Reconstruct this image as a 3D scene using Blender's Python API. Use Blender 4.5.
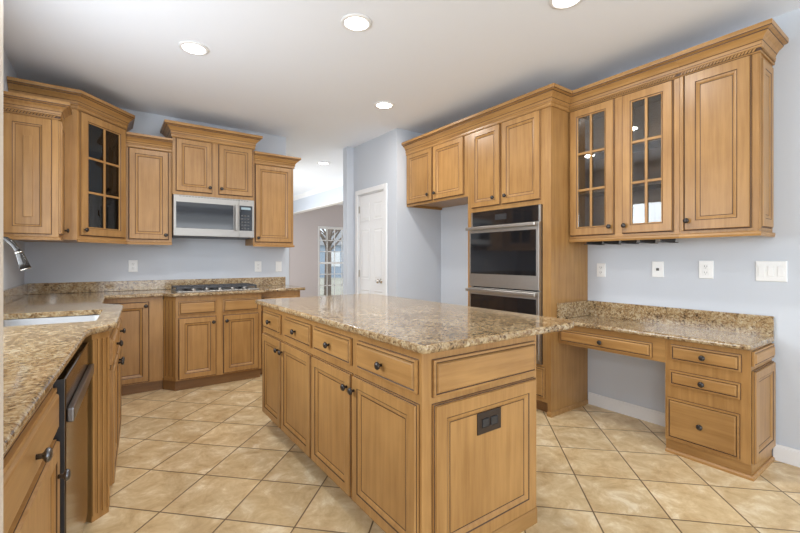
import bpy, bmesh, math, random
from math import sin, cos, pi, radians
from mathutils import Vector, Matrix
random.seed(7)
for o in list(bpy.data.objects): bpy.data.objects.remove(o)
S = bpy.context.scene
C = S.collection

# ------------------------------------------------------------------ camera
H = 1.25
FPX, HORIZON, YAW = 408.0, 259.0, math.atan(292 / 408)
cd = bpy.data.cameras.new('camera'); cam = bpy.data.objects.new('camera', cd); C.objects.link(cam)
cd.sensor_fit = 'HORIZONTAL'; cd.sensor_width = 36.0; cd.lens = FPX / 800 * 36.0
cd.shift_y = -(266.5 - HORIZON) / 800
cam.location = (0, 0, H); cam.rotation_euler = (pi / 2, 0, -YAW)
cd.clip_start = 0.05; cd.clip_end = 200
S.camera = cam

# ------------------------------------------------------------------ world, exposure, daylight and fill lamps
w = bpy.data.worlds.new('sky'); S.world = w; w.use_nodes = True
w.node_tree.nodes['Background'].inputs[0].default_value = (0.86, 0.93, 1.0, 1)
w.node_tree.nodes['Background'].inputs[1].default_value = 2.1
S.view_settings.view_transform = 'Standard'; S.view_settings.look = 'None'
S.view_settings.exposure = 0.08; S.view_settings.gamma = 1.0; S.view_settings.use_curve_mapping = False

def area(name, loc, rot, sx, sy, power, color):
    l = bpy.data.lights.new(name, 'AREA'); l.shape = 'RECTANGLE'; l.size = sx; l.size_y = sy
    l.energy = power; l.color = color
    o = bpy.data.objects.new(name, l); C.objects.link(o); o.location = loc; o.rotation_euler = rot
    return o
# daylight at the sink window; the other lamps are added fill with unseen sources
area('fill_rear', (0.9, -3.88, 1.35), (radians(122), 0, 0), 4.6, 2.3, 84, (0.88, 0.945, 1.0))  # added lamp behind the camera, tilted up to brighten the ceiling
area('fill_side', (-2.9, -1.6, 1.4), (radians(90), 0, radians(-90)), 2.6, 1.8, 56, (0.88, 0.945, 1.0))  # added lamp at an unseen opening to the left rear
area('daylight_sink', (-0.63, 2.45, 1.62), (radians(90), 0, radians(-90)), 1.5, 1.0, 36, (0.90, 0.955, 1.0))
area('fill_hall', (1.98, 7.6, 1.35), (radians(82), 0, radians(-90)), 3.0, 1.8, 68, (0.90, 0.955, 1.0))  # added lamp to brighten the hall; no window is seen there
area('fill_dining', (7.15, 8.0, 1.35), (radians(90), 0, radians(90)), 1.8, 1.6, 16, (0.92, 0.96, 1.0))  # added lamp in front of the solid side wall, brightens the dining room

# ------------------------------------------------------------------ materials
def nodes(name):
    m = bpy.data.materials.new(name); m.use_nodes = True
    nt = m.node_tree; b = nt.nodes['Principled BSDF']
    return m, nt, b
def N(nt, t, **kw):
    n = nt.nodes.new(t)
    for k, v in kw.items(): setattr(n, k, v)
    return n
def L(nt, a, b): nt.links.new(a, b)
def math_(nt, op, a, b=None):
    n = N(nt, 'ShaderNodeMath', operation=op)
    for i, v in enumerate((a, b)):
        if v is None: continue
        if isinstance(v, (int, float)): n.inputs[i].default_value = v
        else: L(nt, v, n.inputs[i])
    return n.outputs[0]
def mix(nt, fac, a, b, blend='MIX'):
    n = N(nt, 'ShaderNodeMix', data_type='RGBA', blend_type=blend)
    if isinstance(fac, (int, float)): n.inputs[0].default_value = fac
    else: L(nt, fac, n.inputs[0])
    for i, v in ((6, a), (7, b)):
        if isinstance(v, tuple): n.inputs[i].default_value = (*v, 1)
        else: L(nt, v, n.inputs[i])
    return n.outputs[2]
def ramp(nt, fac, stops):
    n = N(nt, 'ShaderNodeValToRGB')
    while len(n.color_ramp.elements) < len(stops): n.color_ramp.elements.new(0.5)
    for e, (p, c) in zip(n.color_ramp.elements, stops):
        e.position = p; e.color = (*c, 1) if isinstance(c, tuple) else (c, c, c, 1)
    L(nt, fac, n.inputs[0]); return n.outputs[0]
def plain(name, col, rough=0.5, metal=0.0, spec=0.5, noise=0.04, nscale=6.0, coat=0.0):
    m, nt, b = nodes(name)
    tc = N(nt, 'ShaderNodeTexCoord'); nz = N(nt, 'ShaderNodeTexNoise'); nz.inputs['Scale'].default_value = nscale
    nz.inputs['Detail'].default_value = 4
    L(nt, tc.outputs['Object'], nz.inputs['Vector'])
    a = tuple(max(0, c * (1 - noise)) for c in col); d = tuple(min(1, c * (1 + noise)) for c in col)
    L(nt, mix(nt, nz.outputs['Fac'], a, d), b.inputs['Base Color'])
    b.inputs['Roughness'].default_value = rough; b.inputs['Metallic'].default_value = metal
    b.inputs['Specular IOR Level'].default_value = spec; b.inputs['Coat Weight'].default_value = coat
    return m
def emit(name, col, strength):
    m, nt, b = nodes(name)
    b.inputs['Base Color'].default_value = (*col, 1)
    b.inputs['Emission Color'].default_value = (*col, 1); b.inputs['Emission Strength'].default_value = strength
    return m
def wood(name, axis, light, dark, rough=0.34):
    """glazed maple; grain runs along the local axis"""
    m, nt, b = nodes(name)
    tc = N(nt, 'ShaderNodeTexCoord'); oi = N(nt, 'ShaderNodeObjectInfo')
    off = N(nt, 'ShaderNodeVectorMath', operation='SCALE'); off.inputs[0].default_value = (7.3, 11.1, 5.7)
    L(nt, oi.outputs['Random'], off.inputs['Scale'])
    add = N(nt, 'ShaderNodeVectorMath', operation='ADD')
    L(nt, tc.outputs['Object'], add.inputs[0]); L(nt, off.outputs[0], add.inputs[1])
    mp = N(nt, 'ShaderNodeMapping'); L(nt, add.outputs[0], mp.inputs['Vector'])
    s = [26.0, 26.0, 26.0]; s['xyz'.index(axis)] = 1.6; mp.inputs['Scale'].default_value = s
    n1 = N(nt, 'ShaderNodeTexNoise'); n1.inputs['Scale'].default_value = 1.5; n1.inputs['Detail'].default_value = 6; n1.inputs['Roughness'].default_value = 0.62
    L(nt, mp.outputs[0], n1.inputs['Vector'])
    n2 = N(nt, 'ShaderNodeTexNoise'); n2.inputs['Scale'].default_value = 3.2; n2.inputs['Detail'].default_value = 3
    L(nt, add.outputs[0], n2.inputs['Vector'])
    f = math_(nt, 'ADD', math_(nt, 'MULTIPLY', n1.outputs['Fac'], 0.6), math_(nt, 'MULTIPLY', n2.outputs['Fac'], 0.4))
    mid = tuple((a + c) / 2 for a, c in zip(light, dark))
    col = ramp(nt, f, [(0.30, dark), (0.5, mid), (0.70, light)])
    hv = N(nt, 'ShaderNodeHueSaturation'); L(nt, col, hv.inputs['Color'])
    L(nt, math_(nt, 'ADD', math_(nt, 'MULTIPLY', oi.outputs['Random'], 0.14), 0.93), hv.inputs['Value'])
    L(nt, hv.outputs[0], b.inputs['Base Color'])
    b.inputs['Roughness'].default_value = rough; b.inputs['Specular IOR Level'].default_value = 0.45
    bp = N(nt, 'ShaderNodeBump'); bp.inputs['Strength'].default_value = 0.04; bp.inputs['Distance'].default_value = 0.002
    L(nt, n1.outputs['Fac'], bp.inputs['Height']); L(nt, bp.outputs[0], b.inputs['Normal'])
    return m
WL, WD = (0.485, 0.270, 0.096), (0.285, 0.140, 0.042)
W_V = wood('maple_vertical', 'z', WL, WD)
W_H = wood('maple_horizontal', 'x', WL, WD)
W_D = wood('maple_depth', 'y', WL, WD)
GLZ = plain('brown_glaze', (0.070, 0.032, 0.013), 0.5, noise=0.2)
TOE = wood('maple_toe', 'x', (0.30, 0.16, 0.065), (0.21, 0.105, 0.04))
INT = wood('cabinet_interior', 'z', (0.34, 0.19, 0.08), (0.25, 0.13, 0.05))

def granite(name, base=1.0):
    m, nt, b = nodes(name)
    tc = N(nt, 'ShaderNodeTexCoord'); P = tc.outputs['Object']
    def nz(sc, det=5, ro=0.6, dist=0.0):
        n = N(nt, 'ShaderNodeTexNoise'); n.inputs['Scale'].default_value = sc; n.inputs['Detail'].default_value = det
        n.inputs['Roughness'].default_value = ro; n.inputs['Distortion'].default_value = dist
        L(nt, P, n.inputs['Vector']); return n.outputs['Fac']
    def vo(sc):
        n = N(nt, 'ShaderNodeTexVoronoi'); n.inputs['Scale'].default_value = sc
        L(nt, P, n.inputs['Vector']); return n
    dn = N(nt, 'ShaderNodeTexNoise'); dn.inputs['Scale'].default_value = 50; dn.inputs['Detail'].default_value = 3; L(nt, P, dn.inputs['Vector'])
    ds = N(nt, 'ShaderNodeVectorMath', operation='SCALE'); L(nt, dn.outputs['Color'], ds.inputs[0]); ds.inputs['Scale'].default_value = 0.016
    dp = N(nt, 'ShaderNodeVectorMath', operation='ADD'); L(nt, P, dp.inputs[0]); L(nt, ds.outputs[0], dp.inputs[1])
    def cells(sc):
        n = N(nt, 'ShaderNodeTexVoronoi'); n.inputs['Scale'].default_value = sc; L(nt, dp.outputs[0], n.inputs['Vector'])
        sp = N(nt, 'ShaderNodeSeparateColor'); L(nt, n.outputs['Color'], sp.inputs[0]); return sp.outputs[0]
    pal = [(0.05, (0.026, 0.018, 0.014)), (0.15, (0.080, 0.046, 0.024)), (0.30, (0.23, 0.130, 0.056)), (0.54, (0.37, 0.248, 0.122)), (0.78, (0.49, 0.375, 0.218)), (0.96, (0.60, 0.515, 0.365))]
    big = nz(9, 5, 0.6)
    f1 = math_(nt, 'ADD', math_(nt, 'MULTIPLY', cells(72), 0.78), math_(nt, 'SUBTRACT', math_(nt, 'MULTIPLY', big, 0.72), 0.24))
    f2 = math_(nt, 'ADD', math_(nt, 'MULTIPLY', cells(160), 0.85), math_(nt, 'SUBTRACT', math_(nt, 'MULTIPLY', big, 0.5), 0.16))
    c = mix(nt, 0.42, ramp(nt, f1, pal), ramp(nt, f2, pal))
    L(nt, c, b.inputs['Base Color'])
    b.inputs['Roughness'].default_value = 0.09; b.inputs['Specular IOR Level'].default_value = 0.6
    return m
GRAN = granite('granite')

def tile():
    m, nt, b = nodes('travertine_tile')
    tc = N(nt, 'ShaderNodeTexCoord')
    sp = N(nt, 'ShaderNodeSeparateXYZ'); L(nt, tc.outputs['Object'], sp.inputs[0])
    P, r2 = 0.352, 1 / math.sqrt(2)
    u = math_(nt, 'DIVIDE', math_(nt, 'SUBTRACT', math_(nt, 'MULTIPLY', math_(nt, 'ADD', sp.outputs[0], sp.outputs[1]), r2), 0.035), P)
    v = math_(nt, 'DIVIDE', math_(nt, 'SUBTRACT', math_(nt, 'MULTIPLY', math_(nt, 'SUBTRACT', sp.outputs[1], sp.outputs[0]), r2), 0.092), P)
    def edge(t):
        fr = math_(nt, 'FRACT', t)
        return math_(nt, 'MINIMUM', fr, math_(nt, 'SUBTRACT', 1.0, fr))
    e = math_(nt, 'MINIMUM', edge(u), edge(v))
    groutm = math_(nt, 'SMOOTH_MIN', 1.0, math_(nt, 'MULTIPLY', math_(nt, 'MAXIMUM', math_(nt, 'SUBTRACT', e, 0.007), 0.0), 160.0))
    grout = math_(nt, 'SUBTRACT', 1.0, math_(nt, 'MINIMUM', groutm, 1.0))
    cid = N(nt, 'ShaderNodeCombineXYZ'); L(nt, math_(nt, 'FLOOR', u), cid.inputs[0]); L(nt, math_(nt, 'FLOOR', v), cid.inputs[1])
    wn = N(nt, 'ShaderNodeTexWhiteNoise'); L(nt, cid.outputs[0], wn.inputs['Vector'])
    sc = N(nt, 'ShaderNodeVectorMath', operation='SCALE'); L(nt, wn.outputs['Color'], sc.inputs[0]); sc.inputs['Scale'].default_value = 9.0
    ad = N(nt, 'ShaderNodeVectorMath', operation='ADD'); L(nt, tc.outputs['Object'], ad.inputs[0]); L(nt, sc.outputs[0], ad.inputs[1])
    n1 = N(nt, 'ShaderNodeTexNoise'); n1.inputs['Scale'].default_value = 7.5; n1.inputs['Detail'].default_value = 9; n1.inputs['Roughness'].default_value = 0.68; n1.inputs['Distortion'].default_value = 0.45
    L(nt, ad.outputs[0], n1.inputs['Vector'])
    c = ramp(nt, n1.outputs['Fac'], [(0.30, (0.50, 0.335, 0.165)), (0.44, (0.64, 0.47, 0.255)), (0.55, (0.73, 0.565, 0.335)), (0.66, (0.88, 0.75, 0.53))])
    hv = N(nt, 'ShaderNodeHueSaturation'); L(nt, c, hv.inputs['Color'])
    L(nt, math_(nt, 'ADD', math_(nt, 'MULTIPLY', wn.outputs['Value'], 0.14), 0.92), hv.inputs['Value'])
    c = mix(nt, grout, hv.outputs[0], (0.17, 0.105, 0.055))
    L(nt, c, b.inputs['Base Color'])
    b.inputs['Roughness'].default_value = 0.33; b.inputs['Specular IOR Level'].default_value = 0.4
    bp = N(nt, 'ShaderNodeBump'); bp.inputs['Strength'].default_value = 0.35; bp.inputs['Distance'].default_value = 0.003
    L(nt, math_(nt, 'ADD', math_(nt, 'SUBTRACT', 1.0, grout), math_(nt, 'MULTIPLY', n1.outputs['Fac'], 0.25)), bp.inputs['Height'])
    L(nt, bp.outputs[0], b.inputs['Normal'])
    return m
TILE = tile()
PAINT = plain('blue_grey_paint', (0.60, 0.635, 0.69), 0.6, noise=0.015, nscale=2, spec=0.3)
PAINT_M = plain('mauve_paint', (0.56, 0.51, 0.51), 0.65, noise=0.015, nscale=2, spec=0.3)
CEIL = plain('ceiling_paint', (0.85, 0.885, 0.95), 0.8, noise=0.01, nscale=2, spec=0.2)
CREAM = plain('cream_jamb_paint', (0.72, 0.66, 0.58), 0.5, noise=0.02)
WHITE = plain('white_trim_paint', (0.84, 0.84, 0.845), 0.35, noise=0.01)
PLATE = plain('white_plastic', (0.85, 0.85, 0.84), 0.3, noise=0.01)
SLOT = plain('dark_slot', (0.10, 0.10, 0.10), 0.6)
STEEL = plain('stainless_steel', (0.46, 0.44, 0.415), 0.38, metal=1.0, noise=0.05, nscale=30)
STEEL_S = plain('sink_steel', (0.30, 0.30, 0.305), 0.5, metal=1.0, noise=0.04, nscale=20)
MWST = plain('microwave_steel', (0.34, 0.325, 0.305), 0.42, metal=1.0, noise=0.05, nscale=30)
FAUC = plain('black_bronze', (0.018, 0.016, 0.015), 0.2)
DARKSS = plain('black_stainless', (0.13, 0.11, 0.095), 0.13, metal=1.0, noise=0.05)
BARM = plain('dishwasher_bar', (0.26, 0.27, 0.30), 0.3, metal=1.0)
BLKGL = plain('black_glass', (0.012, 0.012, 0.014), 0.06, spec=0.7)
BLACK = plain('black_enamel', (0.025, 0.025, 0.028), 0.4)
IRON = plain('cast_iron', (0.05, 0.05, 0.055), 0.45, noise=0.15)
BRONZE = plain('dark_bronze', (0.045, 0.037, 0.033), 0.25, metal=0.3, noise=0.1)
PEWTER = plain('pewter', (0.16, 0.16, 0.17), 0.25, metal=0.9, noise=0.1)
NICKEL = plain('satin_nickel', (0.62, 0.58, 0.52), 0.25, metal=1.0)
BROWNPL = plain('brown_plastic', (0.030, 0.018, 0.013), 0.35)
LAMP = emit('lamp_lens', (1.0, 0.95, 0.86), 9.0)
DISP = emit('clock_display', (0.30, 0.40, 0.45), 0.06)
def glass():
    m = bpy.data.materials.new('clear_glass'); m.use_nodes = True; nt = m.node_tree
    nt.nodes.remove(nt.nodes['Principled BSDF']); out = nt.nodes['Material Output']
    t = N(nt, 'ShaderNodeBsdfTransparent'); t.inputs[0].default_value = (0.90, 0.92, 0.93, 1)
    g = N(nt, 'ShaderNodeBsdfGlossy'); g.inputs['Roughness'].default_value = 0.02
    fr = N(nt, 'ShaderNodeFresnel'); fr.inputs[0].default_value = 1.75
    mx = N(nt, 'ShaderNodeMixShader'); L(nt, fr.outputs[0], mx.inputs[0]); L(nt, t.outputs[0], mx.inputs[1]); L(nt, g.outputs[0], mx.inputs[2])
    L(nt, mx.outputs[0], out.inputs[0]); return m
GLASS = glass()

# ------------------------------------------------------------------ mesh helpers
class MB:
    def __init__(s): s.bm = bmesh.new(); s.mats = []
    def mi(s, m):
        if m not in s.mats: s.mats.append(m)
        return s.mats.index(m)
    def face(s, vs, m, smooth=False):
        try: f = s.bm.faces.new(vs)
        except ValueError: return None
        f.material_index = s.mi(m); f.smooth = smooth; return f
    def box(s, x0, x1, y0, y1, z0, z1, m, bev=0.0, seg=2):
        t = bmesh.new(); bmesh.ops.create_cube(t, size=1)
        for v in t.verts: v.co = (x0 + (v.co.x + .5) * (x1 - x0), y0 + (v.co.y + .5) * (y1 - y0), z0 + (v.co.z + .5) * (z1 - z0))
        if bev > 0: bmesh.ops.bevel(t, geom=t.edges[:], offset=bev, segments=seg, affect='EDGES', profile=0.5)
        s.add(t, m); return s
    def add(s, t, m, M=None, smooth=False):
        t.verts.index_update(); vs = [s.bm.verts.new(M @ v.co if M else v.co) for v in t.verts]
        for f in t.faces: s.face([vs[v.index] for v in f.verts], m, smooth)
        t.free()
    def prism(s, pts, z0, z1, m):
        a = [s.bm.verts.new((x, y, z0)) for x, y in pts]; b = [s.bm.verts.new((x, y, z1)) for x, y in pts]
        n = len(pts); s.face(a[::-1], m); s.face(b, m)
        for i in range(n): s.face([a[i], a[(i + 1) % n], b[(i + 1) % n], b[i]], m)
        return s
    def rings(s, o, ux, uz, n, w, h, prof, cap, back=True):
        """nested rectangles: prof = [(inset, out, material)]; o = lower left corner; n = outward normal"""
        o, ux, uz, n = map(Vector, (o, ux, uz, n)); prev = None
        for k, (i, d, m) in enumerate(prof):
            q = [o + ux * a + uz * b + n * d for a, b in ((i, i), (w - i, i), (w - i, h - i), (i, h - i))]
            vs = [s.bm.verts.new(p) for p in q]
            if prev is None:
                if back: s.face(vs[::-1], prof[0][2])
            else:
                for j in range(4): s.face([prev[j], prev[(j + 1) % 4], vs[(j + 1) % 4], vs[j]], m)
            prev = vs
        if cap: s.face(prev, cap)
        return s
    def lathe(s, M, prof, m, seg=20):
        rows = []
        for r, h in prof:
            if r < 1e-6: rows.append([s.bm.verts.new(M @ Vector((0, 0, h)))])
            else: rows.append([s.bm.verts.new(M @ Vector((r * cos(2 * pi * k / seg), r * sin(2 * pi * k / seg), h))) for k in range(seg)])
        for a, b in zip(rows, rows[1:]):
            for k in range(seg):
                k2 = (k + 1) % seg
                if len(a) == 1 and len(b) == 1: continue
                if len(a) == 1: s.face([a[0], b[k2], b[k]], m, True)
                elif len(b) == 1: s.face([a[k], a[k2], b[0]], m, True)
                else: s.face([a[k], a[k2], b[k2], b[k]], m, True)
        if len(rows[0]) > 1: s.face(rows[0][::-1], m)
        if len(rows[-1]) > 1: s.face(rows[-1], m)
        return s
    def tube(s, pts, r, m, seg=10):
        pts = [Vector(p) for p in pts]; rs = r if isinstance(r, list) else [r] * len(pts); rows = []; up = None
        for i, p in enumerate(pts):
            d = (pts[min(i + 1, len(pts) - 1)] - pts[max(i - 1, 0)]).normalized()
            if up is None: up = d.orthogonal().normalized()
            up = (up - d * up.dot(d)).normalized(); sd = d.cross(up)
            rows.append([s.bm.verts.new(p + (up * cos(2 * pi * k / seg) + sd * sin(2 * pi * k / seg)) * rs[i]) for k in range(seg)])
        for a, b in zip(rows, rows[1:]):
            for k in range(seg): s.face([a[k], a[(k + 1) % seg], b[(k + 1) % seg], b[k]], m, True)
        s.face(rows[0][::-1], m); s.face(rows[-1], m); return s
    def sweep(s, pts, prof, m, pre=None, post=None):
        """prof = closed list of (outward, z[, material of the band to the next point]); outward = right of travel"""
        P = [Vector((x, y)) for x, y in pts]; n = len(P); nor = []
        for a, b in zip(P, P[1:]):
            d = (b - a).normalized(); nor.append(Vector((d.y, -d.x)))
        def nrm(a, b): d = (b - a).normalized(); return Vector((d.y, -d.x))
        n0 = nrm(Vector(pre), P[0]) if pre else nor[0]; n1 = nrm(P[-1], Vector(post)) if post else nor[-1]
        rows = []
        for i, p in enumerate(P):
            if i == 0: mt = (n0 + nor[0]) / (1 + n0.dot(nor[0]))
            elif i == n - 1: mt = (n1 + nor[-1]) / (1 + n1.dot(nor[-1]))
            else: mt = (nor[i - 1] + nor[i]) / (1 + nor[i - 1].dot(nor[i]))
            rows.append([s.bm.verts.new((p.x + mt.x * q[0], p.y + mt.y * q[0], q[1])) for q in prof])
        k = len(prof)
        for a, b in zip(rows, rows[1:]):
            for j in range(k):
                s.face([a[j], b[j], b[(j + 1) % k], a[(j + 1) % k]], prof[j][2] if len(prof[j]) > 2 else m)
        s.face(rows[0], m); s.face(rows[-1][::-1], m); return s
    def build(s, name, parent=None, bevel=0.0, seg=2):
        bmesh.ops.recalc_face_normals(s.bm, faces=s.bm.faces[:])
        me = bpy.data.meshes.new(name); s.bm.to_mesh(me); s.bm.free()
        for m in s.mats: me.materials.append(m)
        o = bpy.data.objects.new(name, me); C.objects.link(o)
        if parent: o.parent = parent
        if bevel:
            md = o.modifiers.new('bevel', 'BEVEL'); md.width = bevel; md.segments = seg; md.limit_method = 'ANGLE'; md.angle_limit = radians(50)
        return o
def tag(o, label, cat, group=None):
    o['label'] = label; o['category'] = cat
    if group: o['group'] = group
    return o
def thing(name, label, cat, loc=(0, 0, 0), rz=0.0, group=None):
    o = bpy.data.objects.new(name, None); C.objects.link(o); o.location = loc; o.rotation_euler = (0, 0, rz)
    o.empty_display_size = 0.1
    return tag(o, label, cat, group)
def struct(o): o['kind'] = 'structure'; return o
def bx(name, parent, x0, x1, y0, y1, z0, z1, m, bev=0.0, seg=2): return MB().box(x0, x1, y0, y1, z0, z1, m, bev, seg).build(name, parent)

# ------------------------------------------------------------------ the setting
CZ, XR, YB, XL = 2.76, 3.385, 4.95, -0.61
def wallbox(name, *b, m=PAINT): return struct(bx(name, None, *b, m))
wallbox('floor', -3.2, 8.2, -4.2, 12.0, -0.1, 0.0, m=TILE)
wallbox('ceiling', -3.2, 8.2, -4.2, 12.0, CZ, CZ + 0.1, m=CEIL)
wallbox('wall_right', XR, XR + 0.12, -4.0, 4.87, 0, CZ)
wallbox('wall_back', XL - 0.12, 1.80, YB, YB + 0.12, 0, CZ)
def wall_with_holes(name, axis, at, th, a0, a1, holes, m=PAINT):
    """wall along axis from a0 to a1, holes = (a, b, z0, z1)"""
    mb = MB()
    def put(a, b, z0, z1):
        if b - a < 1e-4 or z1 - z0 < 1e-4: return
        if axis == 'y': mb.box(at, at + th, a, b, z0, z1, m)
        else: mb.box(a, b, at, at + th, z0, z1, m)
    cur = a0
    for (a, b, z0, z1) in sorted(holes):
        put(cur, a, 0, CZ); put(a, b, 0, z0); put(a, b, z1, CZ); cur = b
    put(cur, a1, 0, CZ)
    return struct(mb.build(name))
wall_with_holes('wall_left', 'y', XL - 0.12, 0.12, 0.80, YB, [(1.65, 3.25, 1.10, 2.15)])
wall_with_holes('wall_pantry', 'y', 2.71, 0.11, 3.85, 4.87, [(4.10, 4.73, 0, 2.095)])
wallbox('wall_alcove', 2.82, XR, 3.85, 3.96, 0, CZ)
wallbox('wall_hall', 2.61, 3.70, 4.87, 4.98, 0, CZ)
wall_with_holes('wall_dining', 'y', 3.70, 0.12, 4.98, 10.30, [(5.6, 10.28, 0, 2.39)])
wall_with_holes('wall_far', 'x', 10.30, 0.14, 1.68, 7.2, [(4.66, 5.66, 0.16, 2.12)], m=PAINT_M)
wall_with_holes('wall_hall_left', 'y', 1.68, 0.12, 5.07, 10.30, [(6.1, 9.1, 0.5, 2.5)])
wallbox('wall_dining_side', 7.2, 7.3, 4.98, 10.44, 0, CZ, m=PAINT_M)
wallbox('wall_dining_near', 3.82, 7.2, 4.87, 4.98, 0, CZ, m=PAINT_M)
wallbox('wall_near', XL - 0.12, -0.121, 0.66, 0.80, 0, CZ, m=CREAM)
wall_with_holes('wall_rear', 'x', -4.12, 0.12, -3.1, XR + 0.12, [(-1.5, 3.25, 0.15, 2.55)])
wall_with_holes('wall_rear_left', 'y', -3.1, 0.12, -4.0, 0.66, [(-3.0, -0.2, 0.4, 2.4)])
wallbox('wall_side_room', -2.98, XL - 0.12, 0.66, 0.78, 0, CZ)
def baseboard(name, x0, x1, y0, y1):
    mb = MB(); mb.box(x0, x1, y0, y1, 0, 0.088, WHITE, 0.002); mb.box(x0 + (0.004 if x1 - x0 < .1 else 0), x1, y0, y1, 0.086, 0.102, WHITE, 0.003)
    return struct(mb.build(name))
baseboard('baseboard_right', XR - 0.016, XR - 0.001, 1.16, 1.92)
baseboard('baseboard_right_near', XR - 0.016, XR - 0.001, -4.0, 0.715)
# hall header crown and casing
CR_W = [(0, -0.085), (0.010, -0.085), (0.014, -0.065), (0.038, -0.03), (0.060, -0.014), (0.065, 0), (0, 0)]
mb = MB(); mb.sweep([(3.70, 10.29), (3.70, 4.99)], [(a, CZ - 0.001 + b) for a, b in CR_W], WHITE); struct(mb.build('trim_1'))
mb = MB(); mb.box(3.692, 3.83, 5.602, 10.278, 2.372, 2.389, WHITE); mb.box(3.692, 3.83, 5.601, 5.618, 0, 2.372, WHITE)
struct(mb.build('trim_2'))

# pantry door (faces -X, in wall_pantry): casing, slab, hinges, knob
mb = MB()
for y0, y1, z0, z1 in ((4.04, 4.10, 0, 2.155), (4.73, 4.79, 0, 2.155), (4.10, 4.73, 2.095, 2.155)):
    mb.box(2.690, 2.709, y0, y1, z0, z1, WHITE, 0.004)
mb.box(2.711, 2.819, 4.101, 4.112, 0, 2.094, WHITE); mb.box(2.711, 2.819, 4.718, 4.729, 0, 2.094, WHITE); mb.box(2.711, 2.819, 4.112, 4.718, 2.083, 2.094, WHITE)
struct(mb.build('trim_3'))
door = struct(MB().box(2.716, 2.748, 4.116, 4.714, 0.012, 2.079, WHITE, 0.002).build('door_1'))
mb = MB(); PW = 0.215
for yy in (4.675, 4.675 - PW - 0.10):
    for z0, z1 in ((0.22, 0.86), (0.98, 1.64), (1.74, 1.97)):
        mb.rings((2.7155, yy, z0), (0, -1, 0), (0, 0, 1), (-1, 0, 0), PW, z1 - z0,
                 [(0, 0, WHITE), (0, .005, WHITE), (.012, .005, WHITE), (.026, .0005, WHITE), (.045, .005, WHITE)], WHITE)
mb.build('door_panel', door)
for z in (0.25, 1.06, 1.90): MB().box(2.706, 2.7155, 4.706, 4.724, z - 0.045, z + 0.045, NICKEL).build('hinge', door)
k = MB().lathe(Matrix.Translation((2.7155, 4.19, 0.98)) @ Matrix.Rotation(-pi / 2, 4, 'Y'), [(.03, 0), (.03, .006), (.011, .01), (.011, .03), (.024, .04), (.028, .052), (.022, .064), (0, .068)], NICKEL, 20)
k.build('door_knob', door)

# windows
def window(name, o, ux, n, w, h, cols, rows, sash=True, casing=0.07):
    """o lower left corner of the opening as seen from the room, ux along, n into the room"""
    o, ux, n = Vector(o), Vector(ux), Vector(n); uz = Vector((0, 0, 1)); mb = MB()
    def bar(a0, a1, z0, z1, d0, d1, m=WHITE, tgt=None):
        t = bmesh.new(); bmesh.ops.create_cube(t, size=1)
        for v in t.verts:
            v.co = o + ux * (a0 + (v.co.x + .5) * (a1 - a0)) + n * (d0 + (v.co.y + .5) * (d1 - d0)) + uz * (z0 + (v.co.z + .5) * (z1 - z0))
        (tgt or mb).add(t, m)
    for a0, a1, z0, z1 in ((-casing, 0, -.02, h + casing), (w, w + casing, -.02, h + casing), (0, w, h, h + casing)): bar(a0, a1, z0, z1, 0.001, .02)
    bar(-casing - .02, w + casing + .02, -.045, -.02, 0.001, .05); bar(-casing, w + casing, -.10, -.045, 0.001, .016)
    root = struct(mb.build(name))
    f = MB()
    for a0, a1, z0, z1 in ((0.001, .04, 0.001, h - .001), (w - .04, w - .001, 0.001, h - .001), (.04, w - .04, 0.001, .045), (.04, w - .04, h - .04, h - .001)): bar(a0, a1, z0, z1, -.085, -.03, WHITE, f)
    if sash: bar(.04, w - .04, h / 2 - .025, h / 2 + .025, -.085, -.03, WHITE, f)
    for i in range(1, cols): bar(.04 + (w - .08) * i / cols - .010, .04 + (w - .08) * i / cols + .010, .045, h - .04, -.068, -.05, WHITE, f)
    for i in range(1, rows):
        if sash and i * 2 == rows: continue
        z = .045 + (h - .085) * i / rows; bar(.04, w - .04, z - .010, z + .010, -.068, -.05, WHITE, f)
    f.build('window_sash', root)
    g = MB(); bar(.041, w - .041, .046, h - .041, -.061, -.057, GLASS, g); g.build('window_pane', root)
    return root
window('window_1', (4.66, 10.30, 0.16), (1, 0, 0), (0, -1, 0), 1.0, 1.96, 4, 6, casing=0.022)
window('window_2', (XL, 1.65, 1.10), (0, 1, 0), (1, 0, 0), 1.6, 1.05, 4, 4)

# ------------------------------------------------------------------ cabinet vocabulary
KN = [(.0065, 0), (.0065, .011), (.009, .014), (.0165, .018), (.0175, .023), (.014, .028), (.007, .0305), (0, .031)]
KROT = Matrix.Rotation(pi / 2, 4, 'X')         # lathe axis +z -> -y
_kn = {}
def knob(parent, x, z, y=-0.020, m=BRONZE):
    if m.name not in _kn:
        o = MB().lathe(KROT, KN, m, 18).build('knob'); _kn[m.name] = o.data
    else: o = bpy.data.objects.new('knob', _kn[m.name]); C.objects.link(o)
    o.parent = parent; o.location = (x, y, z); return o
T = 0.020
def prof_panel(v, fw=0.050):
    return [(-.0026, 0.0004, GLZ), (0, .0009, GLZ), (0, .011, v), (.004, .012, GLZ), (.0065, T, v), (fw, T, v), (fw + .0045, T - .003, GLZ), (fw + .016, T - .0055, v), (fw + .024, T - .011, v), (fw + .0282, T - .0115, GLZ)]
def prof_slab(v):
    return [(-.0026, 0.0004, GLZ), (0, .0009, GLZ), (0, .012, v), (.009, .0135, v), (.0135, .011, GLZ), (.017, .018, v), (.021, T, v)]
def panel_door(parent, x0, x1, z0, z1, kn=None, m=None, name='door', fw=0.050, km=BRONZE):
    m = m or W_V
    o = MB().rings((x0, 0, z0), (1, 0, 0), (0, 0, 1), (0, -1, 0), x1 - x0, z1 - z0, prof_panel(m, fw), m).build(name, parent)
    if kn: knob(o, kn[0], kn[1], m=km)
    return o
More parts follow.
